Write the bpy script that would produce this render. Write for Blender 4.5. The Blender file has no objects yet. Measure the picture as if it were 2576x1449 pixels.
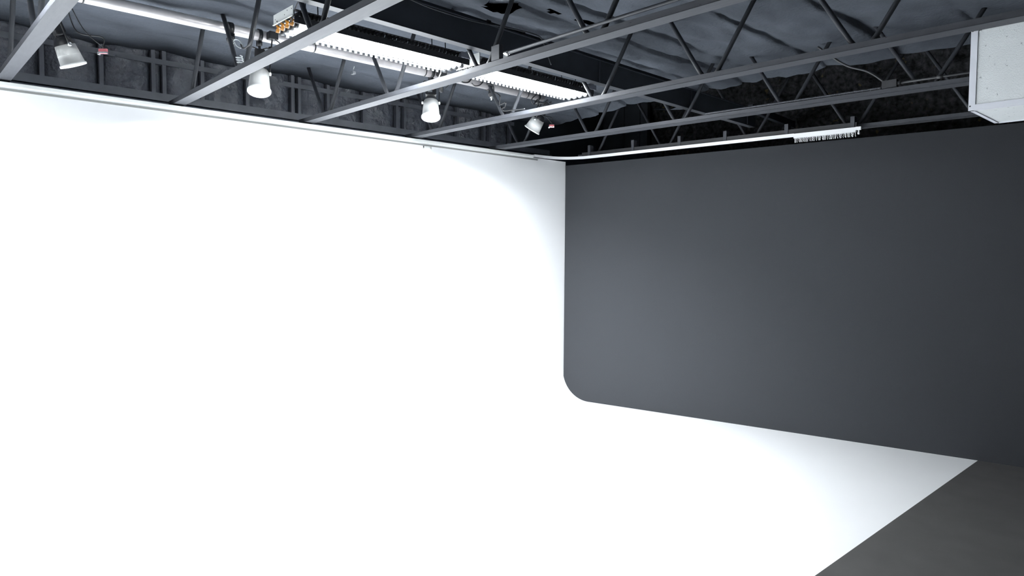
import bpy, bmesh, math, random
from mathutils import Vector, Matrix, noise
random.seed(7)
S = bpy.context.scene
C = S.collection

# ------------------------------------------------------------------ camera
cam_d = bpy.data.cameras.new('camera')
cam = bpy.data.objects.new('camera', cam_d)
C.objects.link(cam)
cam_d.sensor_width = 36.0
cam_d.lens = 1743.4 / 2576 * 36.0
cam_d.clip_start = 0.05
RT = Vector((0.67694883, 0.7360058, 0.0059789))
DN = Vector((0.04223134, -0.03073035, -0.99863515))
FW = Vector((-0.73481753, 0.67627739, -0.05188539))
cam.matrix_world = Matrix(((RT.x, -DN.x, -FW.x, 0), (RT.y, -DN.y, -FW.y, 0), (RT.z, -DN.z, -FW.z, 2.6), (0, 0, 0, 1)))
S.camera = cam

# ------------------------------------------------------------------ world + view
w = bpy.data.worlds.new('world'); S.world = w; w.use_nodes = True
w.node_tree.nodes['Background'].inputs[0].default_value = (0.55, 0.68, 0.9, 1)
w.node_tree.nodes['Background'].inputs[1].default_value = 0.012
S.view_settings.view_transform = 'Standard'
S.view_settings.look = 'None'
S.view_settings.gamma = 1
S.view_settings.use_curve_mapping = False
S.view_settings.exposure = 0.0
TUBE_E = 135     # emission of each fluorescent tube
SPOT_W = 480     # each lit spotlight
LCOL = (0.93, 0.97, 1.0)

# ------------------------------------------------------------------ materials
def mat(name, col, rough=0.6, metal=0.0, noise_amt=0.0, nscale=20, bump=0.0, bscale=60, emit=0, spec=0.5, stretch=None, specks=None):
    m = bpy.data.materials.new(name); m.use_nodes = True
    nt = m.node_tree; b = nt.nodes['Principled BSDF']
    b.inputs['Base Color'].default_value = (*col, 1)
    b.inputs['Roughness'].default_value = rough
    b.inputs['Metallic'].default_value = metal
    b.inputs['Specular IOR Level'].default_value = spec
    tc = nt.nodes.new('ShaderNodeTexCoord')
    mp = nt.nodes.new('ShaderNodeMapping'); nt.links.new(tc.outputs['Object'], mp.inputs[0])
    if stretch: mp.inputs['Scale'].default_value = stretch
    src = None
    if noise_amt > 0:
        n = nt.nodes.new('ShaderNodeTexNoise'); n.inputs['Scale'].default_value = nscale; n.inputs['Detail'].default_value = 5
        nt.links.new(mp.outputs[0], n.inputs['Vector'])
        r = nt.nodes.new('ShaderNodeValToRGB')
        a = noise_amt
        r.color_ramp.elements[0].position = 0.3; r.color_ramp.elements[1].position = 0.7
        r.color_ramp.elements[0].color = (*[c * (1 - a) for c in col], 1)
        r.color_ramp.elements[1].color = (*[min(1, c * (1 + a)) for c in col], 1)
        nt.links.new(n.outputs['Fac'], r.inputs[0]); src = r.outputs[0]
    if specks:
        sc, lo, hi, scol = specks
        n = nt.nodes.new('ShaderNodeTexNoise'); n.inputs['Scale'].default_value = sc; n.inputs['Detail'].default_value = 3
        nt.links.new(mp.outputs[0], n.inputs['Vector'])
        r = nt.nodes.new('ShaderNodeMapRange'); r.inputs[1].default_value = lo; r.inputs[2].default_value = hi
        nt.links.new(n.outputs['Fac'], r.inputs[0])
        mx = nt.nodes.new('ShaderNodeMix'); mx.data_type = 'RGBA'
        nt.links.new(r.outputs[0], mx.inputs[0])
        mx.inputs[7].default_value = (*scol, 1)
        if src: nt.links.new(src, mx.inputs[6])
        else: mx.inputs[6].default_value = (*col, 1)
        src = mx.outputs[2]
    if src: nt.links.new(src, b.inputs['Base Color'])
    if bump > 0:
        n = nt.nodes.new('ShaderNodeTexNoise'); n.inputs['Scale'].default_value = bscale; n.inputs['Detail'].default_value = 6
        nt.links.new(mp.outputs[0], n.inputs['Vector'])
        bp = nt.nodes.new('ShaderNodeBump'); bp.inputs['Strength'].default_value = bump; bp.inputs['Distance'].default_value = 0.02
        nt.links.new(n.outputs['Fac'], bp.inputs['Height']); nt.links.new(bp.outputs[0], b.inputs['Normal'])
    if emit:
        b.inputs['Emission Color'].default_value = (*LCOL, 1)
        b.inputs['Emission Strength'].default_value = emit
    return m

M = {}
M['cyc'] = mat('white_cyc_paint', (0.86, 0.87, 0.88), 0.75, noise_amt=0.006, nscale=1.5, spec=0.2)
M['darkfloor'] = mat('dark_grey_floor_paint', (0.073, 0.072, 0.071), 0.8, noise_amt=0.06, nscale=3, bump=0.05, bscale=200, spec=0.2, specks=(90, 0.74, 0.78, (0.2, 0.2, 0.2)))
M['greywall'] = mat('charcoal_wall_paint', (0.044, 0.0465, 0.051), 1.0, noise_amt=0.05, nscale=220, spec=0.0)
M['steel'] = mat('painted_grey_steel', (0.052, 0.055, 0.063), 0.6, noise_amt=0.10, nscale=6, bump=0.05, bscale=80, spec=0.25, stretch=(1, 6, 6), specks=(26, 0.70, 0.74, (0.012, 0.012, 0.014)))
M['rod'] = mat('grey_steel_rod', (0.034, 0.037, 0.043), 0.5, noise_amt=0.12, nscale=8, spec=0.3)
M['beam'] = mat('dark_girder_paint', (0.026, 0.032, 0.043), 0.7, noise_amt=0.1, nscale=4)
M['insul'] = mat('grey_faced_insulation', (0.055, 0.062, 0.074), 0.85, noise_amt=0.16, nscale=2.2, bump=0.5, bscale=26, spec=0.05)
M['gloss'] = mat('shiny_black_foil', (0.14, 0.154, 0.185), 0.25, noise_amt=0.2, nscale=4, bump=1.0, bscale=28, spec=1.0)
M['loose'] = mat('loose_dark_fibre', (0.022, 0.023, 0.025), 0.95, noise_amt=0.7, nscale=14, bump=1.0, bscale=22, spec=0.1, specks=(9, 0.66, 0.74, (0.075, 0.065, 0.035)))
M['stud'] = mat('grey_painted_stud', (0.15, 0.162, 0.19), 0.5, noise_amt=0.12, nscale=6)
M['deck'] = mat('black_roof_deck', (0.012, 0.013, 0.015), 0.9, noise_amt=0.3, nscale=5)
M['black'] = mat('black_metal', (0.012, 0.013, 0.015), 0.4, noise_amt=0.2, nscale=12)
M['blacksm'] = mat('black_fixture_side', (0.022, 0.023, 0.026), 0.55, noise_amt=0.15, nscale=8)
M['pipe'] = mat('pale_aluminium_pipe', (0.62, 0.60, 0.61), 0.38, metal=0.35, noise_amt=0.08, nscale=9)
M['white'] = mat('white_enamel', (0.80, 0.82, 0.80), 0.4, noise_amt=0.03, nscale=9)
M['lampw'] = mat('white_lamp_shell', (0.62, 0.63, 0.62), 0.35, noise_amt=0.02, nscale=6)
M['orange'] = mat('amber_plastic', (0.55, 0.24, 0.03), 0.4, noise_amt=0.1, nscale=20)
M['red'] = mat('faded_red_label', (0.50, 0.13, 0.15), 0.6, noise_amt=0.1, nscale=30)
M['greylabel'] = mat('grey_label', (0.30, 0.33, 0.36), 0.5, noise_amt=0.15, nscale=60)
M['tile'] = mat('speckled_ceiling_tile', (0.78, 0.81, 0.82), 0.85, noise_amt=0.03, nscale=5, bump=0.2, bscale=120, spec=0.1, specks=(34, 0.66, 0.70, (0.42, 0.44, 0.46)))
M['tiletrim'] = mat('white_tile_trim', (0.74, 0.76, 0.82), 0.6, noise_amt=0.02, nscale=8)
M['chrome'] = mat('bright_metal', (0.75, 0.78, 0.8), 0.25, metal=0.9, noise_amt=0.05, nscale=20)
M['cablew'] = mat('pale_cable_jacket', (0.45, 0.48, 0.50), 0.5, noise_amt=0.05, nscale=20)
M['tube'] = mat('lit_lamp_tube', (1, 1, 1), 0.5, emit=TUBE_E, noise_amt=0.001)
M['tube2'] = mat('boosted_lamp_tube', (1, 1, 1), 0.5, emit=TUBE_E * 1.4, noise_amt=0.001)  # far fixture's tubes, emission raised to brighten the far corner
M['diff'] = mat('lit_lamp_face', (1, 1, 1), 0.5, emit=12.0, noise_amt=0.001)
M['dullmetal'] = mat('dull_corrugated_metal', (0.10, 0.105, 0.12), 0.5, metal=0.2, noise_amt=0.1, nscale=30)
M['beadm'] = mat('grey_joint_bead', (0.26, 0.265, 0.26), 0.6, noise_amt=0.03, nscale=8)
M['railw'] = mat('bright_white_rail', (0.93, 0.94, 0.95), 0.4, noise_amt=0.01, nscale=9)
M['refl'] = mat('white_reflector', (0.85, 0.86, 0.86), 0.35, noise_amt=0.02, nscale=10)

# ------------------------------------------------------------------ mesh helpers
def obj(name, bm, m, parent=None, smooth=False):
    me = bpy.data.meshes.new(name)
    bmesh.ops.recalc_face_normals(bm, faces=bm.faces)
    if smooth:
        for f in bm.faces: f.smooth = True
    bm.to_mesh(me); bm.free()
    for x in (m if isinstance(m, (list, tuple)) else [m]): me.materials.append(x)
    o = bpy.data.objects.new(name, me); C.objects.link(o)
    if smooth:
        try: me.shade_auto_smooth = True
        except Exception: pass
    if parent: o.parent = parent
    return o
def thing(name, label, cat, loc=(0, 0, 0), group=None):
    o = bpy.data.objects.new(name, None); C.objects.link(o); o.empty_display_size = 0.1
    o.location = loc; o['label'] = label; o['category'] = cat
    if group: o['group'] = group
    return o
def tag(o, label, cat, group=None):
    o['label'] = label; o['category'] = cat
    if group: o['group'] = group
    return o
def struct(o, label=None):
    o['kind'] = 'structure'
    if label: o['label'] = label
    return o
def frame(d, up=Vector((0, 0, 1))):
    d = Vector(d).normalized()
    if abs(d.dot(up)) > 0.98: up = Vector((0, 1, 0))
    s = d.cross(up).normalized(); u = s.cross(d).normalized()
    return d, s, u
def box(bm, lo, hi, mi=0):
    vs = [bm.verts.new((x, y, z)) for x in (lo[0], hi[0]) for y in (lo[1], hi[1]) for z in (lo[2], hi[2])]
    for q in ((0, 1, 3, 2), (4, 6, 7, 5), (0, 4, 5, 1), (2, 3, 7, 6), (0, 2, 6, 4), (1, 5, 7, 3)):
        f = bm.faces.new([vs[i] for i in q]); f.material_index = mi
def bar(bm, a, b, wd, ht, off=(0, 0)):
    a, b = Vector(a), Vector(b); d, s, u = frame(b - a)
    ring = []
    for p in (a, b):
        ring.append([bm.verts.new(p + s * (off[0] + sx * wd / 2) + u * (off[1] + sz * ht / 2)) for sx, sz in ((-1, -1), (1, -1), (1, 1), (-1, 1))])
    for i in range(4):
        bm.faces.new([ring[0][i], ring[0][(i + 1) % 4], ring[1][(i + 1) % 4], ring[1][i]])
    bm.faces.new(ring[0][::-1]); bm.faces.new(ring[1])
def tube(bm, pts, r, n=10, cap=True):
    pts = [Vector(p) for p in pts]; rings = []; up = Vector((0.13, 0.2, 1))
    for i, p in enumerate(pts):
        d = (pts[min(i + 1, len(pts) - 1)] - pts[max(i - 1, 0)])
        d, s, u = frame(d, up)
        rr = r[i] if isinstance(r, (list, tuple)) else r
        rings.append([bm.verts.new(p + (s * math.cos(2 * math.pi * k / n) + u * math.sin(2 * math.pi * k / n)) * rr) for k in range(n)])
        up = u
    for a, b in zip(rings, rings[1:]):
        for k in range(n): bm.faces.new([a[k], a[(k + 1) % n], b[(k + 1) % n], b[k]])
    if cap: bm.faces.new(rings[0][::-1]); bm.faces.new(rings[-1])
def smooth_path(pts, n=6):
    pts = [Vector(p) for p in pts]; out = []
    for i in range(len(pts) - 1):
        p0, p1, p2, p3 = pts[max(i - 1, 0)], pts[i], pts[i + 1], pts[min(i + 2, len(pts) - 1)]
        for k in range(n):
            t = k / n
            out.append(0.5 * ((2 * p1) + (p2 - p0) * t + (2 * p0 - 5 * p1 + 4 * p2 - p3) * t * t + (3 * p1 - p0 - 3 * p2 + p3) * t ** 3))
    out.append(pts[-1]); return out
def lathe(bm, o, ax, prof, n=28, caps=(False, False)):
    o = Vector(o); d, s, u = frame(ax); rings = []
    for t, r in prof:
        rings.append([bm.verts.new(o + d * t + (s * math.cos(2 * math.pi * k / n) + u * math.sin(2 * math.pi * k / n)) * max(r, 1e-4)) for k in range(n)])
    for a, b in zip(rings, rings[1:]):
        for k in range(n): bm.faces.new([a[k], a[(k + 1) % n], b[(k + 1) % n], b[k]])
    if caps[0]: bm.faces.new(rings[0][::-1])
    if caps[1]: bm.faces.new(rings[-1])
def grid(bm, us, vs, f, skip=None):
    V = [[bm.verts.new(f(u, v)) for v in vs] for u in us]
    for i in range(len(us) - 1):
        for j in range(len(vs) - 1):
            if skip and skip((us[i] + us[i + 1]) / 2, (vs[j] + vs[j + 1]) / 2): continue
            bm.faces.new([V[i][j], V[i + 1][j], V[i + 1][j + 1], V[i][j + 1]])
def lin(a, b, n): return [a + (b - a) * i / n for i in range(n + 1)]
def dupm(o, parent, loc=None):
    c = o.copy(); C.objects.link(c); c.parent = parent
    if loc is not None: c.location = loc
    return c

# ------------------------------------------------------------------ setting
XW = -8.402
def by(x): return 9.083 + (10.296 - 9.083) / (-1.9 + 7.888) * (x + 7.888)     # plan line of the charcoal wall
# floor: one slab, white paint up to x=-2.36, dark paint beyond
bm = bmesh.new()
def fq(x0, x1, mi, n=8):
    xs = lin(x0, x1, n)
    for a, b in zip(xs, xs[1:]):
        f = bm.faces.new([bm.verts.new((a, -7, 0)), bm.verts.new((b, -7, 0)), bm.verts.new((b, by(b) + 0.1, 0)), bm.verts.new((a, by(a) + 0.1, 0))]); f.material_index = mi
R0 = 0.51
fq(XW + R0, -2.362, 0); fq(-2.362, 6.0, 1)
bmesh.ops.remove_doubles(bm, verts=bm.verts, dist=1e-5)
struct(obj('floor', bm, [M['cyc'], M['darkfloor']]), 'painted studio floor, white up to a slanting edge and dark grey beyond')
# wall_left: white cyclorama wall with its cove
bm = bmesh.new()
prof = [(XW, 4.185), (XW, 2.5), (XW, R0)] + [(XW + R0 - R0 * math.cos(a), R0 - R0 * math.sin(a)) for a in [math.radians(k * 5) for k in range(1, 19)]]
ys = lin(-7, 8.85, 20)
prev = None
for x, z in prof:
    row = [bm.verts.new((x, y, z)) for y in ys] + [bm.verts.new((x, by(x) + 0.015, z))]
    if prev:
        for j in range(len(row) - 1): bm.faces.new([prev[j], prev[j + 1], row[j + 1], row[j]])
    prev = row
wl = struct(obj('wall_left', bm, M['cyc'], smooth=True), 'white cyclorama wall curving into the floor')
bm = bmesh.new(); box(bm, (XW - 0.12, -7, 0.0), (XW - 0.012, 8.96, 4.18))
obj('backing', bm, M['white'], wl)
# wall_right: charcoal wall
bm = bmesh.new()
def topz(x): return 4.116 + (x + 8.484) * (4.198 - 4.116) / 6.437
xa, xb = -8.39, 4.0
c = [(xa, by(xa)), (xb, by(xb)), (xb - 0.02, by(xb) + 0.12), (xa - 0.02, by(xa) + 0.12)]
lo = [bm.verts.new((x, y, 0)) for x, y in c]; hi = [bm.verts.new((x, y, topz(x))) for x, y in c]
bm.faces.new(lo[::-1]); bm.faces.new(hi)
for i in range(4): bm.faces.new([lo[i], lo[(i + 1) % 4], hi[(i + 1) % 4], hi[i]])
struct(obj('wall_right', bm, M['greywall']), 'charcoal painted wall meeting the white wall')

# outer stud wall behind the cyclorama, visible above it
XO = -9.0
wo = bpy.data.objects.new('wall_outer', None); C.objects.link(wo); struct(wo, 'outer wall of grey studs and shiny black insulation above the white wall')
bm = bmesh.new(); box(bm, (XO - 0.25, -3, 0), (XO - 0.16, 11.2, 5.6)); obj('sheathing', bm, M['deck'], wo)
studs = [-0.9, -0.35, 0.25, 0.33, 0.85, 1.393, 1.958, 2.50, 2.62, 3.06, 3.62, 4.235, 4.335, 4.76, 5.33, 5.90, 6.04, 6.55, 7.065, 7.635, 7.755, 8.223, 8.7]
first = None
for y in studs:
    if first is None:
        bm = bmesh.new(); box(bm, (-0.07, -0.022, 4.0), (0.0, 0.022, 5.3)); first = obj('stud', bm, M['stud'], wo); first.location = (XO, y, 0)
    else: dupm(first, wo, (XO, y, 0))
for i, (a, b) in enumerate(zip(studs, studs[1:])):
    if a > 8.0: continue
    a += 0.024; b -= 0.024; wdt = b - a
    bm = bmesh.new()
    def f(u, v, a=a, wdt=wdt, i=i):
        y = a + wdt * u; z = 4.0 + 1.3 * v
        p = Vector((i * 7.3, y * 1.6, z * 1.6))
        e = min(1, 5 * u * (1 - u) + 0.1)
        wr = noise.ridged_multi_fractal(p * 2.2, 1.0, 2.1, 4, 1.0, 2.0) * 0.022 + noise.noise(p * 1.3) * 0.05
        wr += noise.noise(p * 8) * 0.016 + noise.ridged_multi_fractal(p * 6.5, 1.0, 2.1, 3, 1.0, 2.0) * 0.010
        x = XO - 0.085 + min(0.28, wdt * 0.35) * 0.28 * e + wr * (0.5 if wdt < 0.2 else 1.0) * e
        return (min(x, XO + 0.05), y, z)
    n = max(4, int(wdt / 0.014))
    grid(bm, lin(0, 1, n), lin(0, 1, 80), f)
    obj('insulation_batt', bm, M['gloss'], wo, smooth=True)
bm = bmesh.new(); box(bm, (XO - 0.07, -3, 4.80), (XO + 0.012, 8.3, 4.86)); obj('top_plate', bm, M['stud'], wo)
bm = bmesh.new(); box(bm, (XO - 0.09, 8.25, 4.0), (XO + 0.01, 11.0, 5.3)); obj('panel', bm, M['beam'], wo)
# steel angle and pipe running along the wall just behind the white wall's top
bm = bmesh.new(); box(bm, (-8.83, -2.5, 4.335), (-8.80, 9.0, 4.425)); box(bm, (-8.83, -2.5, 4.325), (-8.74, 9.0, 4.336))
obj('girt', bm, M['stud'], wo)
bm = bmesh.new(); tube(bm, [(-8.66, -2.5, 4.265), (-8.66, 9.0, 4.265)], 0.028, 12); obj('sill_pipe', bm, M['stud'], wo, smooth=True)

# far wall above the charcoal one
wb = bpy.data.objects.new('wall_back', None); C.objects.link(wb); struct(wb, 'far wall hung with loose dark fibre insulation above the charcoal wall')
bm = bmesh.new(); box(bm, (-9.2, 11.05, 0), (5, 11.15, 5.7)); obj('sheathing', bm, M['deck'], wb)
bm = bmesh.new()
def f(x, z):
    p = Vector((x, 0, z))
    d = noise.hetero_terrain(p * 2.5, 0.8, 2.1, 5, 0.6) * 0.07 + noise.noise(p * 9) * 0.03 + noise.noise(p * 0.9 + Vector((4, 2, 1))) * 0.12 + noise.noise(p * 24) * 0.012
    return (x, 10.86 - d, z)
grid(bm, lin(-7.9, 3.5, 380), lin(3.7, 5.5, 62), f)
li = obj('loose_insulation', bm, M['loose'], wb, smooth=True)
bm = bmesh.new(); box(bm, (-8.9, 10.6, 3.8), (-7.85, 10.68, 5.5)); box(bm, (-8.42, 10.58, 3.8), (-8.38, 10.6, 5.4)); box(bm, (-8.05, 10.58, 3.8), (-8.01, 10.6, 5.4)); box(bm, (-8.9, 10.57, 4.86), (-7.85, 10.6, 4.9))
obj('board_panel', bm, M['beam'], wb)

# ceiling: grey faced insulation sheets, lapped strips running front to back, torn in places
seams = [-9.05, -8.2, -7.5, -6.75, -6.05, -5.4, -4.88, -4.55, -3.75, -2.95, -2.1, -1.2, -0.3, 0.6, 1.5, 3.0]
def edge_y(x): return 8.62 + 0.10 * math.sin(x * 2.1) + 0.05 * noise.noise(Vector((x * 3, 0, 0))) + (0.12 if x > -4.3 else 0) + 0.45 * max(0, (-x - 6.4)) * 0.4
JY = [(1.0, 0.0), (2.59, 0.0), (4.175, 0.0), (5.83, 0.018), (7.44, 0.055)]
def zc(x, y):
    k = 0
    while k < len(seams) - 2 and x >= seams[k + 1]: k += 1
    a, b = seams[k], seams[k + 1]; t = (x - a) / (b - a)
    z = 4.955 - 0.022 * t + 0.011 + 0.010 * math.sin(k * 2.3 + y * 0.7)
    z += -0.028 * (1 - (2 * t - 1) ** 2)
    p = Vector((x, y, k * 3.1))
    z += 0.03 * noise.noise(p * 0.8)
    amp = 0.5 + 0.9 * max(0, noise.noise(p * 0.45 + Vector((9, 2, 0))) + 0.25)
    if -5.6 < x < -3.4 and 3.6 < y < 7.5: amp += 0.8
    q = Vector((x * 2.2, y * 0.9, k * 5.0))
    z += amp * 0.019 * noise.ridged_multi_fractal(q, 1.0, 2.2, 3, 1.0, 2.0) - amp * 0.019
    z += amp * 0.018 * noise.noise(Vector((x * 6, y * 4, k)))
    # sheets hang a little between the joists
    z -= 0.035 * abs(math.sin((y - 1.0) / 1.62 * math.pi)) * (1 if x < -6 else 0.4)
    # and pucker round the web rods
    for ry in (2.59, 4.175, 5.9, 7.6):
        for rx in (-7.55, -6.95, -6.1, -5.5, -4.63, -4.06, -3.27, -2.66):
            d2 = (x - rx) ** 2 + (y - ry) ** 2
            if d2 < 0.09: z -= 0.03 * math.exp(-d2 / 0.012)
    return z
xs = []
for a, b in zip(seams, seams[1:]):
    n = max(3, int((b - a) / 0.055)); xs += [a + 0.002] + [a + (b - a) * i / n for i in range(1, n)] + [b - 0.002]
holes = [(-5.02, 4.47, 0.20, 0.16), (-4.15, 5.85, 0.035, 0.16), (-4.70, 5.25, 0.03, 0.15), (-3.55, 5.2, 0.03, 0.5), (-4.75, 4.9, 0.05, 0.10)]
def skip(x, y):
    for hx, hy, rx, ry in holes:
        if ((x - hx) / rx) ** 2 + ((y - hy) / ry) ** 2 < 1 + 0.5 * noise.noise(Vector((x * 9, y * 9, 1))): return True
    return False
bm = bmesh.new()
def f(x, v):
    y = -3.0 + (edge_y(x) + 3.0) * v
    return (x, y, zc(x, y) - (0.05 * max(0, (y - edge_y(x) + 0.25) / 0.25) ** 2))
V = lin(0, 1, 215)
grid(bm, xs, V, f, skip=lambda x, v: skip(x, -3 + (edge_y(x) + 3) * v))
for e in bm.edges:
    if len(e.link_faces) == 2 and e.calc_face_angle(0) > 0.5: e.smooth = False
ce = struct(obj('ceiling', bm, M['insul'], smooth=True), 'ceiling of lapped grey faced insulation sheets, torn in places')
bm = bmesh.new(); box(bm, (-9.3, -7, 5.62), (5, 11.2, 5.7)); obj('roof_deck', bm, M['deck'], ce)
# pale flap of sheet sagging by the girder's far end
bm = bmesh.new()
def f(u, v):
    x = -6.05 + 0.65 * u; y = 8.3 + 0.35 * v
    return (x, y, 4.66 + 0.04 * u - 0.10 * math.sin(math.pi * u) * 0.6 + 0.05 * v + 0.01 * noise.noise(Vector((x * 8, y * 8, 0))))
grid(bm, lin(0, 1, 18), lin(0, 1, 8), f); obj('hanging_flap', bm, M['insul'], ce, smooth=True)

# ------------------------------------------------------------------ girder
def gx(y): return -4.985 - (y - 2) * 0.0135
def gz(y): return 4.505 - (y - 2) * 0.0105
g = thing('roof_girder', 'long dark girder crossing above the joists, beside the lit fluorescent fixtures', 'beam', (0, 0, 0))
bm = bmesh.new()
Y0, Y1 = -1.5, 9.45
a, b = Vector((gx(Y0) - 0.042, Y0, gz(Y0) + 0.12)), Vector((gx(Y1) - 0.042, Y1, gz(Y1) + 0.12))
bar(bm, a, b, 0.084, 0.232); obj('web_box', bm, M['beam'], g)
bm = bmesh.new(); bar(bm, a, b, 0.090, 0.006, (0, -0.119)); obj('bottom_flange', bm, M['rod'], g)
bm = bmesh.new(); bar(bm, a, b, 0.11, 0.012, (0, 0.122)); obj('top_flange', bm, M['beam'], g)
for yy in (5.92, 7.75, 9.2):
    bm = bmesh.new(); box(bm, (gx(yy) - 0.002, yy - 0.006, gz(yy) + 0.01), (gx(yy) + 0.016, yy + 0.006, gz(yy) + 0.23)); obj('stiffener', bm, M['beam'], g)
bm = bmesh.new(); bar(bm, (gx(9.3) - 0.04, 9.36, 4.69), (gx(9.3) - 0.04, 10.7, 4.62), 0.07, 0.10); obj('wall_bracket', bm, M['beam'], g)

# ------------------------------------------------------------------ joists
def joist(label, p0, p1, wd, nodes, x0=-8.56, x1=2.6):
    d = (Vector((*p1, 0)) - Vector((*p0, 0))); sl = d.y / d.x
    def cy(x): return p0[1] + (x - p0[0]) * sl - wd / 2
    j = thing('steel_joist', label, 'joist', (x0, cy(x0), 4.246), 'open-web steel roof joists')
    L = lambda x, z: Vector((x - x0, cy(x) - cy(x0), z - 4.246))
    bm = bmesh.new()
    a, b = L(x0, 4.249), L(x1, 4.249)
    bar(bm, a, b, wd, 0.006)
    for s in (-1, 1): bar(bm, a, b, 0.006, 0.048, (s * (wd / 2 - 0.003), 0.022))
    obj('bottom_chord', bm, M['steel'], j)
    bm = bmesh.new(); bar(bm, L(x0, 5.3), L(x1, 5.3), wd, 0.05); obj('top_chord', bm, M['rod'], j)
    proto = {}
    for nx in nodes:
        for s in (-1, 1):
            if nx + s * 0.03 > x1 - 0.7 and s > 0: continue
            if s < 0 and nx - 0.7 < x0 - 0.15: continue
            if s not in proto:
                bm = bmesh.new()
                tube(bm, [(s * 0.045, 0, 0.012), (s * 0.10, s * wd * 0.05, 0.085), (s * 0.70, 0, 1.04)], 0.0215, 12)
                proto[s] = obj('web_rod', bm, M['rod'], j, smooth=True); proto[s].location = L(nx, 4.258)
            else: dupm(proto[s], j, L(nx, 4.258))
    return j, cy
J = []
J.append(joist('nearest steel joist, its pale lower chord cutting the top left corner of the photo', (-8.4, 1.04), (-5.8, 1.05), 0.115, [-8.09, -6.54, -5.2, -3.75, -2.3, -0.9, 0.5, 1.9]))
J.append(joist('second steel joist from the left, passing in front of the left lit spotlight', (-8.4, 2.66), (-3.9, 2.61), 0.128, [-8.05, -6.53, -5.02, -3.6, -2.2, -0.8, 0.6, 2.0]))
J.append(joist('third steel joist from the left, carrying a conduit and a small square junction box', (-8.4, 4.237), (-2.3, 4.242), 0.13, [-7.93, -6.47, -4.95, -3.6, -2.25, -0.85, 0.55, 1.95]))
J.append(joist('fourth steel joist from the left, running above the top of the white speckled box', (-8.35, 5.9), (-1.23, 6.03), 0.15, [-7.93, -6.47, -5.03, -3.665, -2.28, -0.88, 0.52, 1.92]))
J.append(joist('fifth steel joist from the left, carrying the corrugated conduit, passing behind the white speckled box', (-8.4, 7.53), (-2.03, 7.9), 0.17, [-7.93, -6.56, -5.15, -3.76, -2.37, -0.97, 0.43, 1.83]))
J.append(joist('farthest steel joist, dark and low just behind the white curtain rail', (-8.4, 9.20), (-2.41, 9.76), 0.13, [-7.90, -6.54, -5.14, -3.77, -2.37, -0.97, 0.43], x0=-8.2))

# ------------------------------------------------------------------ white cap + curtain rail over the charcoal wall
def sweep(bm, pts, prof):
    # prof: list of (outward, z) points; closed section swept along horizontal pts
    pts = [Vector(p) for p in pts]; rows = []
    for i, p in enumerate(pts):
        d = pts[min(i + 1, len(pts) - 1)] - pts[max(i - 1, 0)]; d.z = 0; d.normalize()
        nrm = Vector((d.y, -d.x, 0))
        rows.append([bm.verts.new(p + nrm * o + Vector((0, 0, z))) for o, z in prof])
    n = len(prof)
    for a, b in zip(rows, rows[1:]):
        for k in range(n): bm.faces.new([a[k], a[(k + 1) % n], b[(k + 1) % n], b[k]])
    bm.faces.new(rows[0][::-1]); bm.faces.new(rows[-1])
capo = thing('wall_cap', 'white capping strip along the top edge of the white wall', 'trim', (XW, 3, 4.19))
bm = bmesh.new(); sweep(bm, [(0, -9, 0), (0, 5.2, 0)], [(0.0, 0.0), (0.02, 0.0), (0.022, 0.034), (-0.12, 0.038), (-0.12, -0.005), (0.0, -0.005)])
obj('cap', bm, M['white'], capo)
bm = bmesh.new(); sweep(bm, [(0, -9, 0), (0, 5.3, 0)], [(0.0005, -0.046), (0.006, -0.046), (0.006, -0.024), (0.0005, -0.024)])
obj('bead', bm, M['beadm'], capo)
bm = bmesh.new(); box(bm, (0.0005, 2.95, -0.075), (0.010, 3.09, -0.05)); box(bm, (0.0005, 2.95, -0.09), (0.010, 2.965, -0.05)); box(bm, (0.0005, 3.075, -0.09), (0.010, 3.09, -0.05))
obj('mending_plate', bm, M['white'], capo)

def ry(x): return 8.95 + (x + 8.4) * 0.09333
rail = thing('curtain_rail', 'bright white curved rail running above the charcoal wall', 'rail', (-8.3, 8.9, 4.22))
path = [(XW + 0.0, 8.22, 0), (XW + 0.01, 8.45, 0), (XW + 0.06, 8.68, 0), (-8.22, 8.85, 0), (-8.05, ry(-8.05) - 0.03, 0), (-7.85, ry(-7.85), 0), (-7.0, ry(-7.0), 0), (-5.5, ry(-5.5), 0), (-4.45, ry(-4.45), 0)]
sp = [Vector(p) - Vector((-8.3, 8.9, 0)) for p in smooth_path(path, 6)]
bm = bmesh.new(); sweep(bm, sp, [(-0.035, -0.02), (0.005, -0.02), (0.005, 0.022), (-0.035, 0.022)]); obj('track', bm, M['railw'], rail)
off = Vector((-8.3, 8.9, 0))
bm = bmesh.new(); sweep(bm, [Vector((x, ry(x), 0)) - off for x in (-4.45, -4.0, -3.66)], [(-0.035, -0.042), (0.008, -0.042), (0.008, 0.018), (-0.035, 0.018)])
sweep(bm, [Vector((x, ry(x), 0)) - off for x in (-3.66, -3.60)], [(-0.03, -0.02), (0.01, -0.02), (0.01, 0.02), (-0.03, 0.02)])
lathe(bm, Vector((-3.625, ry(-3.625), 0)) - off, (0, 0, -1), [(0.02, 0.010), (0.055, 0.012), (0.06, 0.016), (0.075, 0.012), (0.08, 0.0)], 10, (True, True))
obj('track_end', bm, M['railw'], rail)
bm = bmesh.new()
hp = [p + Vector((0, 0.0, 0)) for p in sp[26:]] + [Vector((x, ry(x), 0)) - off for x in (-4.2, -3.66)]
sweep(bm, hp, [(-0.06, 0.024), (-0.02, 0.024), (-0.02, 0.085), (-0.06, 0.085)]); obj('header_strip', bm, M['blacksm'], rail)
fb = None
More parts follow.
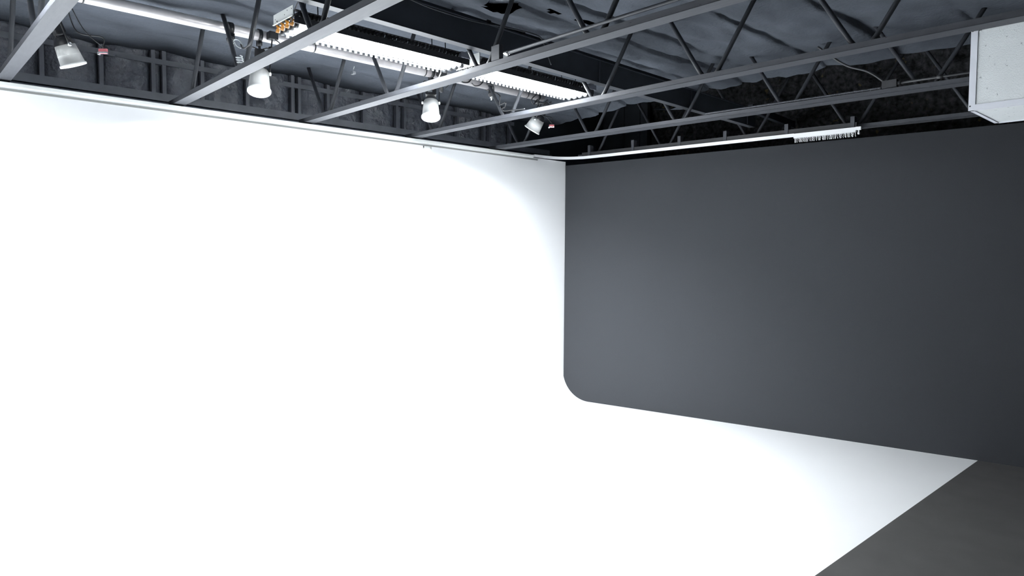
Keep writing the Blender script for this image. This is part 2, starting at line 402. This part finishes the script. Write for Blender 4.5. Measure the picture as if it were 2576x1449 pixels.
for x, h in ((-7.88, 0.165), (-7.02, 0.165), (-6.19, 0.14), (-5.45, 0.135), (-4.56, 0.13), (-3.71, 0.128)):
    bm = bmesh.new(); box(bm, (-0.026, 0.0, 0.02), (0.026, 0.006, 0.035 + h)); box(bm, (-0.026, 0.006, 0.025), (0.026, 0.085, 0.03 + h))
    b_ = obj('bracket', bm, M['steel'], rail); b_.location = Vector((x, ry(x) + 0.012, 0)) - off
N = 48; proto = None
for i in range(N):
    x = -4.432 + (0.765) * i / (N - 1)
    if proto is None:
        bm = bmesh.new(); box(bm, (-0.0035, -0.003, -0.022), (0.0035, 0.003, 0)); tube(bm, smooth_path([(0, 0, -0.02), (0.004, 0, -0.032), (-0.003, 0, -0.045), (0.0035, 0, -0.056), (-0.001, 0, -0.064)], 3), 0.0032, 6)
        proto = obj('glider_hook', bm, M['railw'], rail); o_ = proto
    else: o_ = dupm(proto, rail)
    o_.location = Vector((x, ry(x) - 0.004, -0.040)) - off; o_.rotation_euler = (0, random.uniform(-.25, .25), random.uniform(-0.8, 0.8))

# ------------------------------------------------------------------ lighting pipe
PX, PZ = -7.035, 4.785
pp = thing('lighting_pipe', 'thick pale aluminium pipe slung under the ceiling, holding the four spotlights', 'pipe', (PX, 3, PZ))
bm = bmesh.new(); tube(bm, [(0, -6, 0), (0, 4.04, 0)], 0.052, 28, cap=True); obj('pipe_tube', bm, M['pipe'], pp, smooth=True)
for yy in (-1.6, 0.55, 2.0, 3.72):
    bm = bmesh.new(); tube(bm, [(0, yy, 0.05), (0, yy, 0.6)], 0.006, 8)
    lathe(bm, (0, yy - 0.006, 0), (0, 1, 0), [(0, 0.054), (0, 0.058), (0.012, 0.058), (0.012, 0.054)], 24)
    obj('hanger', bm, M['black'], pp, smooth=True)
def pipe_clamp(y, label):
    t = thing('pipe_clamp', label, 'clamp', (PX, y, PZ), 'black clamps on the lighting pipe')
    bm = bmesh.new(); lathe(bm, (0, -0.022, 0), (0, 1, 0), [(0, 0.0535), (0, 0.066), (0.044, 0.066), (0.044, 0.0535)], 24); box(bm, (0.03, -0.02, -0.13), (0.075, 0.02, -0.056)); obj('jaw', bm, M['black'], t, smooth=True)
    bm = bmesh.new(); lathe(bm, (0.05, 0, -0.10), (0.55, -0.5, -0.5), [(0, 0.012), (0.03, 0.014), (0.035, 0.036), (0.06, 0.036), (0.066, 0.02)], 16, (True, True)); obj('knob', bm, M['black'], t, smooth=True)
    bm = bmesh.new(); lathe(bm, (0.06, 0, -0.13), (0.3, -0.2, -0.9), [(0, 0.01), (0.02, 0.022), (0.045, 0.022), (0.05, 0.008), (0.075, 0.012), (0.08, 0.0)], 12, (True, True)); obj('wing_bolt', bm, M['chrome'], t, smooth=True)
    return t
pipe_clamp(2.66, 'black clamp on the pale pipe above the left lit spotlight')
pipe_clamp(6.03, 'black clamp on the pale pipe between the right lit spotlight and the farthest spotlight')

# ------------------------------------------------------------------ spotlights
def spotlight(y, ax, label, lit, ztop, mouth_r=0.112, length=0.20, body=(0.10, 0.075, 0.17), tagside=None, lean=(0, 0)):
    t = thing('spotlight', label, 'spotlight', (PX, y, PZ), 'white cup spotlights on the pale pipe')
    ax = Vector(ax).normalized()
    top = Vector((lean[0], lean[1], ztop - PZ))              # top of the white cup, local
    # hook clamp round the pipe
    bm = bmesh.new(); lathe(bm, (0, -0.018, 0), (0, 1, 0), [(0, 0.0535), (0, 0.064), (0.036, 0.064), (0.036, 0.0535)], 24)
    box(bm, (-0.03, -0.02, -0.105), (0.03, 0.02, -0.062)); obj('hook_clamp', bm, M['black'], t, smooth=True)
    d, s, u = frame(ax)
    neck = top - ax * 0.055
    # control box behind the cup
    bc = neck - ax * 0.13
    bm = bmesh.new(); bar(bm, neck - ax * 0.035, neck - ax * (0.035 + body[2]), body[0], body[1])
    bmesh.ops.bevel(bm, geom=bm.edges[:], offset=0.006, segments=2, affect='EDGES')
    tube(bm, [bc, bc - ax * 0.05 + Vector((0, 0, 0.03)), (0, 0, -0.10)], 0.013, 8)
    obj('ballast_box', bm, M['black'], t)
    bm = bmesh.new()
    for sg in (-1, 1):
        P = [neck - ax * 0.22 + s * sg * 0.02, neck - ax * 0.22 + s * sg * 0.095, top + s * sg * 0.10 + ax * 0.0]
        tube(bm, smooth_path(P, 5), 0.007, 8)
    obj('yoke', bm, M['black'], t, smooth=True)
    for sg in (-1, 1):
        bm = bmesh.new(); lathe(bm, top + s * sg * 0.088 + ax * 0.012, s * sg, [(0, 0.016), (0.024, 0.018), (0.028, 0.0)], 14, (True, True))
        obj('pivot_knob', bm, M['chrome'] if not lit else M['lampw'], t, smooth=True)
    bm = bmesh.new(); lathe(bm, top - ax * 0.07, ax, [(0, 0.045), (0.01, 0.062), (0.05, 0.078), (0.074, 0.083)], 28, (True, False)); obj('lamp_neck', bm, M['black'], t, smooth=True)
    bm = bmesh.new()
    r0 = mouth_r * 0.80
    lathe(bm, top, ax, [(0.0, r0 - 0.004), (-0.004, r0), (length * 0.5, (r0 + mouth_r) / 2), (length - 0.018, mouth_r - 0.003), (length - 0.016, mouth_r + 0.006), (length, mouth_r + 0.006), (length, mouth_r - 0.006), (length * 0.5, (r0 + mouth_r) / 2 - 0.008), (0.01, r0 - 0.01), (0.008, 0.002)], 40)
    obj('cup', bm, M['lampw'], t, smooth=True)
    bm = bmesh.new(); lathe(bm, top + ax * (length - (0.012 if lit else 0.09)), ax, [(0, mouth_r - 0.009), (0.012, mouth_r * 0.75), (0.022, mouth_r * 0.4), (0.026, 0.001)], 32); obj('lamp_face', bm, M['diff'] if lit else M['white'], t, smooth=True)
    bm = bmesh.new(); q = neck - ax * 0.11 - FW * 0.0
    side = s if s.dot(FW) < 0 else -s
    front = (u if abs(u.dot(FW)) > abs(s.dot(FW)) else s); front = front if front.dot(FW) < 0 else -front
    other = d.cross(front)
    hw = body[1] / 2 if front == u or front == -u else body[0] / 2
    def plate(bm, c, w_, h_):
        vs = [bm.verts.new(c + other * a_ * w_ + d * b_ * h_ + front * 0.001) for a_, b_ in ((-1, -1), (1, -1), (1, 1), (-1, 1))]; f1 = bm.faces.new(vs)
        bmesh.ops.extrude_face_region(bm, geom=[f1])
    plate(bm, q + front * (hw + 0.0015) - other * 0.02, 0.014, 0.014); obj('warning_label', bm, M['red'], t)
    bm = bmesh.new(); plate(bm, q + front * (hw + 0.0015) + ax * 0.035 + other * 0.01, 0.026, 0.011); obj('rating_label', bm, M['greylabel'], t)
    if tagside:
        tp = Vector(tagside)
        bm = bmesh.new(); tube(bm, smooth_path([Vector((0, 0, -0.08)), top * 0.4 + tp * 0.3, tp + Vector((0, 0, 0.12)), tp + Vector((-0.01, -0.01, 0.02))], 6), 0.005, 8); tube(bm, smooth_path([Vector((0.01, 0.02, -0.08)), top * 0.2 + tp * 0.5 + Vector((0, 0, .02)), tp + Vector((0.01, 0.02, 0.02))], 6), 0.004, 8); obj('tag_cable', bm, M['black'], t, smooth=True)
        bm = bmesh.new(); c0 = tp; bar(bm, c0 - RT * 0.036, c0 + RT * 0.036, 0.02, 0.04); obj('hanging_tag', bm, M['red'], t)
        bm = bmesh.new(); bar(bm, c0 - RT * 0.037 - Vector((0, 0, 0.013)), c0 + RT * 0.037 - Vector((0, 0, 0.013)), 0.023, 0.014); bar(bm, c0 - RT * 0.045 - Vector((0, 0, 0.02)), c0 - RT * 0.03 - Vector((0, 0, 0.02)), 0.026, 0.02); obj('tag_clip', bm, M['chrome'], t)
    if lit:
        ld = bpy.data.lights.new('spot_lamp', 'AREA'); ld.shape = 'DISK'; ld.size = 0.20; ld.energy = SPOT_W; ld.color = LCOL; ld.spread = math.radians(146)
        lo_ = bpy.data.objects.new('spot_lamp', ld); C.objects.link(lo_); lo_.parent = t
        lo_.location = top + ax * (length + 0.035)
        aim = Vector((-0.25, 0.05, -1.0)); lo_.rotation_euler = (-aim).to_track_quat('Z', 'Y').to_euler()
    return t
R2 = Vector((RT.x, RT.y, 0)).normalized(); F2 = Vector((FW.x, FW.y, 0)).normalized(); DZ = Vector((0, 0, -1))
spotlight(1.277, DZ + R2 * 0.26 + F2 * 0.30, 'unlit white cup spotlight farthest left, behind the nearest joist', False, 4.345, 0.100, 0.175, tagside=(0.0, 0.27, -0.435), lean=(-0.0, -0.02))
spotlight(2.955, DZ + R2 * 0.10 - F2 * 0.36, 'lit white spotlight on the left, glowing beneath the second joist', True, 4.415, 0.110, 0.225)
spotlight(5.10, DZ + R2 * 0.04 - F2 * 0.36, 'lit white spotlight on the right, glowing between the third and fourth joists', True, 4.435, 0.110, 0.215, body=(0.13, 0.07, 0.15))
spotlight(6.93, DZ - R2 * 0.62 + F2 * 0.28, 'unlit white cup spotlight tilted sideways near the far end of the pipe', False, 4.47, 0.113, 0.175, tagside=(0.02, 0.28, -0.38), lean=(0.0, 0.03))
spotlight(-0.6, DZ + R2 * 0.10 - F2 * 0.36, 'added fill spotlight, lit and unseen, further left along the pale pipe', True, 4.415, 0.110, 0.225)  # unseen lamp, added to strengthen the wash on the left
# receiver boxes clipped on the pipe above the lit spotlights
for y, lb in ((3.03, 'small black box on a stalk at the pale pipe above the left lit spotlight'), (5.16, 'small black box on a stalk at the pale pipe above the right lit spotlight')):
    t = thing('control_box', lb, 'box', (PX + 0.14, y, PZ - 0.02), 'black control boxes under the pipe')
    bm = bmesh.new(); box(bm, (-0.035, -0.045, -0.04), (0.05, 0.045, 0.035)); bmesh.ops.bevel(bm, geom=bm.edges[:], offset=0.004, segments=2, affect='EDGES'); obj('case', bm, M['black'], t)
    bm = bmesh.new(); bar(bm, (-0.09, -0.0, 0), (-0.034, 0, 0), 0.03, 0.03); tube(bm, [(0, 0, -0.04), (0.0, -0.01, -0.13)], 0.008, 8); obj('stalk', bm, M['black'], t)
    bm = bmesh.new(); lathe(bm, (0, -0.01, -0.11), (0, 0, -1), [(0, 0.014), (0.005, 0.027), (0.11, 0.027), (0.12, 0.01)], 16, (True, True)); obj('cylinder', bm, M['black'], t, smooth=True)
    bm = bmesh.new(); tube(bm, smooth_path([(0.03, 0.02, -0.04), (0.07, 0.05, -0.08), (0.07, 0.06, -0.13), (0.03, 0.03, -0.18)], 6), 0.005, 8); obj('lead', bm, M['black'], t, smooth=True)

# ------------------------------------------------------------------ fluorescent luminaires
def luminaire(y0, y1, label, near_plate, pw=1.0):
    L = y1 - y0
    t = thing('fluorescent_fixture', label, 'light fixture', (-5.72, y0, 4.50), 'long fluorescent fixtures beside the girder')
    t.rotation_euler = (0, 0, 0.012)
    # section: lit underside x -0.19..+0.17, dark side and louvre row on the +x side
    bm = bmesh.new(); box(bm, (-0.16, 0.04, 0.052), (0.178, L - 0.04, 0.086)); obj('housing', bm, M['blacksm'], t)
    bm = bmesh.new()
    for k in range(4):          # scalloped white reflectors
        xc = -0.145 + 0.088 * k
        def f(u, v, xc=xc): return (xc - 0.044 + 0.088 * u, 0.03 + (L - 0.06) * v, 0.015 + 0.035 * math.sin(math.pi * u))
        grid(bm, lin(0, 1, 8), [0, 1], f)
    obj('reflector', bm, M['refl'], t, smooth=True)
    tb = None
    for k in range(4):
        xc = -0.145 + 0.088 * k
        if tb is None:
            bm = bmesh.new(); tube(bm, [(0, 0.07, 0.004), (0, L - 0.07, 0.004)], 0.017, 14); tb = obj('lamp_tube', bm, M['tube'] if pw == 1.0 else M['tube2'], t, smooth=True); o_ = tb
        else: o_ = dupm(tb, t)
        o_.location = (xc, 0, 0)
    hb = None
    for yy in (0.05, L - 0.05):
        for k in range(4):
            if hb is None:
                bm = bmesh.new(); lathe(bm, (0, -0.022, 0), (0, 1, 0), [(0, 0.024), (0.0, 0.036), (0.036, 0.036), (0.036, 0.018)], 20, (False, False))
                hb = obj('lamp_holder', bm, M['black'], t, smooth=True); o_ = hb
            else: o_ = dupm(hb, t)
            o_.location = (-0.145 + 0.088 * k, yy, 0.002)
    # cross blades seen as two dashed rows against the tubes
    n = int(L / 0.062); bm = bmesh.new()
    for i in range(n):
        y = 0.12 + (L - 0.24) * i / (n - 1)
        box(bm, (-0.085, y - 0.014, -0.0302), (-0.045, y + 0.014, -0.029))
        box(bm, (-0.198, y - 0.014, -0.030), (-0.184, y + 0.012, -0.004))
    box(bm, (-0.066, 0.1, -0.0305), (-0.064, L - 0.1, -0.0295)); box(bm, (-0.190, 0.1, -0.008), (-0.186, L - 0.1, -0.006))
    obj('cross_blades', bm, M['black'], t)
    bm = bmesh.new(); box(bm, (0.185, 0.0, -0.012), (0.195, L, 0.044)); obj('side_panel', bm, M['blacksm'], t)
    # row of slanted louvre fins above the dark side panel
    bm = bmesh.new(); nf = int(L / 0.042)
    for i in range(nf):
        y = 0.03 + (L - 0.06) * i / (nf - 1)
        vs = [bm.verts.new(p) for p in ((0.203, y, 0.040), (0.203, y + 0.022, 0.092), (0.180, y + 0.012, 0.092), (0.180, y - 0.010, 0.040))]
        vt = [bm.verts.new(v.co + Vector((0, 0.0045, 0))) for v in vs]
        bm.faces.new(vs[::-1]); bm.faces.new(vt)
        for k in range(4): bm.faces.new([vs[k], vs[(k + 1) % 4], vt[(k + 1) % 4], vt[k]])
    obj('louvre_fins', bm, M['black'], t)
    bm = bmesh.new()  # chrome slivers stand in for glints of light between the fins
    for i in range(nf):
        y = 0.045 + (L - 0.09) * i / (nf - 1)
        tube(bm, [(0.188, y, 0.050), (0.188, y + 0.006, 0.050 + random.choice((0.012, 0.02, 0.026, 0.034)))], random.choice((0.002, 0.004, 0.006)), 6)
    tube(bm, [(0.188, 0.04, 0.055), (0.188, L - 0.04, 0.055)], 0.0012, 5)
    obj('fin_glints', bm, M['chrome'], t)
    bm = bmesh.new(); box(bm, (0.165, 0, 0.088), (0.205, L, 0.094)); obj('top_rail', bm, M['blacksm'], t)
    bm = bmesh.new()
    if near_plate:
        box(bm, (-0.195, -0.004, 0.045), (0.175, 0.0, 0.135)); box(bm, (-0.195, -0.014, 0.045), (0.175, 0, 0.05))
        o_ = obj('end_plate', bm, M['white'], t)
        for k in range(4):
            b2 = bmesh.new(); xx = -0.135 + 0.088 * k
            for q_ in range(6):
                a0, a1 = math.radians(-70 + q_ * 20), math.radians(-50 + q_ * 20)
                bar(b2, (xx + 0.030 * math.cos(a0), -0.004, 0.006 + 0.034 * math.sin(a0)), (xx + 0.030 * math.cos(a1), -0.004, 0.006 + 0.034 * math.sin(a1)), 0.03, 0.006)
            obj('amber_rim', b2, M['orange'], t)
        bm = bmesh.new()
        for sx, sz in ((-0.16, .09), (-0.13, 0.07), (-0.12, .065), (0.02, 0.09), (0.07, 0.115), (0.15, 0.11)): lathe(bm, (sx, -0.003, sz), (0, -1, 0), [(0, 0.005), (0.003, 0.004)], 10, (False, True))
        obj('screw', bm, M['black'], o_)
    else:
        box(bm, (-0.19, -0.004, 0.02), (0.19, 0.0, 0.135)); obj('end_plate', bm, M['white'], t)
    bm = bmesh.new(); box(bm, (-0.15, L, 0.02), (0.19, L + 0.004, 0.135)); box(bm, (0.19, L - 0.12, 0.045), (0.215, L + 0.02, 0.10)); obj('end_cap', bm, M['stud'], t)
    bm = bmesh.new()
    for yy in (0.25, L - 0.25): tube(bm, [(-0.10, yy, 0.12), (-0.12, yy, 0.62)], 0.005, 6); tube(bm, [(0.12, yy, 0.12), (0.10, yy, 0.62)], 0.005, 6)
    obj('hanging_wires', bm, M['black'], t)
    return t
luminaire(2.62, 4.50, 'left one of two bright long louvred fluorescent fixtures, with a white end plate', True)
luminaire(4.62, 6.42, 'right one of two bright long louvred fluorescent fixtures, nearer the far end of the pipe', False, 1.3)
luminaire(-0.9, 0.9, 'added fill fixture, a long louvred fluorescent unseen beyond the left of the frame', False, 1.0)  # unseen fixture, added to bring light to the near floor

# ------------------------------------------------------------------ conduits, cables, boxes
y2 = J[2][1]; y4 = J[4][1]
t = thing('conduit', 'straight grey conduit lying on the third joist, ending at a square box', 'conduit', (-4.6, 4.115, 4.33))
bm = bmesh.new(); tube(bm, [(0.05, 0, 0), (1.4, 0, 0.008), (7.1, 0, 0.03)], 0.014, 12); obj('pipe_run', bm, M['rod'], t, smooth=True)
bm = bmesh.new(); lathe(bm, (0.02, 0, 0), (1, 0, 0), [(0, 0.02), (0.04, 0.02), (0.045, 0.015)], 12, (True, False)); obj('connector', bm, M['chrome'], t, smooth=True)
t = tag(obj('junction_box', (lambda b: (box(b, (-0.055, 0, 0), (0.055, 0.05, 0.13)), bmesh.ops.bevel(b, geom=b.edges[:], offset=0.003, segments=1, affect='EDGES'), b)[2])(bmesh.new()), M['steel']), 'square grey junction box standing on the third joist at the end of its conduit', 'box')
t.location = (-4.70, 4.105, 4.298)
t = thing('flexible_conduit', 'thin corrugated conduit lying along the fifth joist left of the dark box', 'conduit', (-4.75, y4(-4.75) - 0.06, 4.302))
bm = bmesh.new(); n = 420; Lc = 1.985
ptsc = [(Lc * i / n, Lc * i / n * 0.058, 0.012) for i in range(n + 1)]
tube(bm, ptsc, [0.0125 if i % 3 else 0.0085 for i in range(n + 1)], 10); obj('corrugated_tube', bm, M['dullmetal'], t, smooth=True)
t = thing('splice_box', 'small dark box on the fifth joist between the corrugated and straight conduits', 'box', (-2.68, y4(-2.68) - 0.072, 4.305))
bm = bmesh.new(); box(bm, (-0.07, -0.03, -0.005), (0.07, 0.03, 0.07)); obj('case', bm, M['blacksm'], t)
bm = bmesh.new(); tube(bm, [(0.07, 0, 0.03), (0.5, 0.025, 0.03), (3.0, 0.17, 0.03)], 0.012, 10); lathe(bm, (0.42, 0.02, 0.03), (1, 0.058, 0), [(0, 0.02), (0.05, 0.02)], 12, (True, True)); lathe(bm, (0.07, 0, 0.03), (1, 0, 0), [(0, 0.02), (0.03, 0.02)], 12, (True, True)); obj('conduit_run', bm, M['blacksm'], t, smooth=True)
bm = bmesh.new(); tube(bm, smooth_path([(-0.05, 0, 0.06), (-0.22, 0.01, 0.20), (-0.45, 0.02, 0.31), (-0.66, 0.02, 0.48), (-0.76, 0.02, 0.57)], 6), 0.012, 8); obj('riser_cable', bm, M['blacksm'], t, smooth=True)
# pipe and cable on top of the girder
t = thing('girder_cable', 'thin dark cable sagging along the upper edge of the girder', 'cable', (gx(4) + 0.01, 4, 4.72))
P = []
for y, z in ((-0.6, 0.07), (2.6, 0.03), (3.2, 0.02), (3.6, -0.02), (4.1, -0.02), (4.5, 0.015), (4.9, 0.03), (5.0, -0.02), (5.06, -0.12), (5.12, -0.22)):
    P.append((gx(y) - gx(4) + 0.022, y - 4, z))
bm = bmesh.new(); tube(bm, smooth_path(P, 6), 0.007, 8); obj('cable_run', bm, M['rod'], t, smooth=True)
t = thing('girder_conduit', 'dark rigid conduit clipped along the top of the girder', 'conduit', (gx(4) - 0.02, 4, 4.755))
bm = bmesh.new(); tube(bm, [(0.02, -5, 0.05), (gx(7.5) - gx(4), 3.5, -0.035)], 0.017, 10); obj('pipe_run', bm, M['beam'], t, smooth=True)
for yy in (-0.6, 0.3, 0.75, 1.3):
    bm = bmesh.new(); lathe(bm, (gx(4 + yy) - gx(4), yy, -0.01 * yy), (0, 1, 0), [(0, 0.023), (0.03, 0.023)], 12, (True, True)); obj('clip', bm, M['blacksm'], t)
# shiny duct above the torn sheet
t = tag(obj('duct', (lambda b: (tube(b, [(-5.35, 4.42, 5.16), (-4.5, 5.2, 5.16)], 0.13, 24), b)[1])(bmesh.new()), M['gloss'], smooth=True), 'glossy dark duct glimpsed through the torn ceiling sheet', 'duct')
# cables wound on web rods
def cable(label, pts, r, m, parent_name='cable'):
    pts = [Vector(p) for p in pts]; o = pts[0].copy()
    bm = bmesh.new(); tube(bm, smooth_path([p - o for p in pts], 7), r, 8)
    ob = obj(parent_name, bm, m, smooth=True); ob.location = o; tag(ob, label, 'cable'); return ob
def unp(x, y, ax, v):       # helper for laying cables in the plane of a joist
    d = RT * ((x - 1288) / 1743.4) + DN * ((y - 724.5) / 1743.4) + FW; Cc = Vector((0, 0, 2.6))
    return Cc + d * ((v - Cc[ax]) / d[ax])
Q = lambda pts, yv: [unp(a, b, 1, yv) for a, b in pts]
cable('black cable drooping from the pale pipe onto a web rod by the left lit spotlight', Q([(636, 70), (635, 92), (630, 108), (620, 119), (612, 121), (606, 112)], 2.55), 0.008, M['black'])
cable('pale cable looped round a web rod near the left lit spotlight', Q([(606, 121), (596, 115), (589, 105), (590, 100), (597, 99), (604, 103), (610, 113), (612, 121)], 2.55), 0.006, M['cablew'])
def coil(label, x0, z0, x1, z1, yv, turns, r, m):
    pts = []
    for i in range(turns * 8 + 1):
        s_ = i / (turns * 8); a_ = 2 * math.pi * i / 8
        pts.append((x0 + (x1 - x0) * s_ + 0.028 * math.cos(a_), yv + 0.028 * math.sin(a_), z0 + (z1 - z0) * s_))
    return cable(label, pts, r, m)
coil('pale cable coiled tightly at the foot of a web rod above the left lit spotlight', -6.60, 4.42, -6.56, 4.345, J[1][1](-6.6), 3, 0.006, M['cablew'])
cable('black cable spiralling down a web rod between the right lit spotlight and the tilted one', Q([(1225, 212), (1240, 215), (1243, 232), (1250, 235), (1258, 243), (1256, 262), (1262, 262), (1272, 258), (1270, 270), (1264, 272), (1268, 279), (1290, 277), (1320, 274)], 5.80), 0.008, M['black'])
cable('dark cable hanging in a loop from the pale pipe behind the fourth joist', [unp(a, b, 0, PX + 0.064) for a, b in [(1160, 203), (1165, 207), (1178, 207), (1186, 198), (1187, 190)]], 0.008, M['black'])
cable('short dark cable sagging from the pale pipe left of the spiralled web rod', [unp(a, b, 0, PX + 0.06) for a, b in [(1187, 209), (1195, 216), (1207, 214), (1216, 205)]], 0.007, M['black'])
cable('dark lead hanging off the left fluorescent fixture just above the right lit spotlight', [unp(a, b, 0, -5.93) for a, b in [(1108, 172), (1109, 182), (1105, 192), (1102, 200)]], 0.007, M['black'])
cable('thin dark wire tied to the white end plate of the left fixture', [unp(a, b, 1, 2.60) for a, b in [(754, -5), (749, 6), (740, 28), (740, 40), (731, 50), (732, 56), (736, 46)]], 0.004, M['black'])
cable('loose cable loops gathered where the pipe clamp holds the tilted spotlight', [unp(a, b, 0, PX + 0.09) for a, b in [(1352, 236), (1340, 246), (1337, 254), (1343, 262), (1352, 250), (1354, 262), (1350, 272)]], 0.007, M['black'])
# glinting clip under the ceiling sheets on the left
t = tag(obj('metal_clip', (lambda b: (box(b, (-0.03, -0.02, 0), (0.035, 0.02, 0.03)), tube(b, [(0, 0, 0.03), (0.03, 0, 0.09)], 0.006, 6), tube(b, [(0.03, 0, 0.08), (0.03, 0, 0.26)], 0.003, 6), b)[3])(bmesh.new()), M['chrome']), 'tiny bright metal clip hanging under the ceiling sheet between the two lit spotlights', 'clip')
t.location = unp(888, 187, 2, 4.72)

# ------------------------------------------------------------------ speckled box on the right
X0, Y0b, Z0, Z1 = -1.695, 6.6, 3.77, 4.46
t = thing('tiled_bulkhead', 'white box clad in speckled ceiling tiles, jutting in at the upper right', 'box', (X0, Y0b, Z0))
bm = bmesh.new(); box(bm, (0.006, 0.006, 0.006), (2.6, 0.80, Z1 - Z0)); obj('shell', bm, M['tile'], t)
bm = bmesh.new()
for a, b in (((0, 0, 0), (0.048, 0.006, Z1 - Z0)), ((0.048, 0, 0), (2.6, 0.006, 0.045)), ((0, 0.006, 0), (2.6, 0.035, 0.006)), ((0, 0.006, 0), (0.035, 0.81, 0.006)), ((0, 0.006, 0), (0.006, 0.045, Z1 - Z0)), ((0, 0.035, 0), (0.006, 0.81, 0.03)), ((0, 0.785, 0), (2.6, 0.81, 0.006))): box(bm, a, b)
obj('edge_trim', bm, M['tiletrim'], t)
bm = bmesh.new()
for sx, sz in ((0.012, 0.665 - 0.03), (0.012, 0.035), (0.06, 0.633), (0.07, 0.635)): lathe(bm, (sx, -0.0005, sz), (0, -1, 0), [(0, 0.006), (0.002, 0.005)], 8, (False, True))
obj('rivet', bm, M['black'], t)
bm = bmesh.new()
for sx in (1.0, 2.3): tube(bm, [(sx, 0.4, 0.6), (sx, 0.4, 1.9)], 0.01, 8)
obj('hanger_rods', bm, M['black'], t)
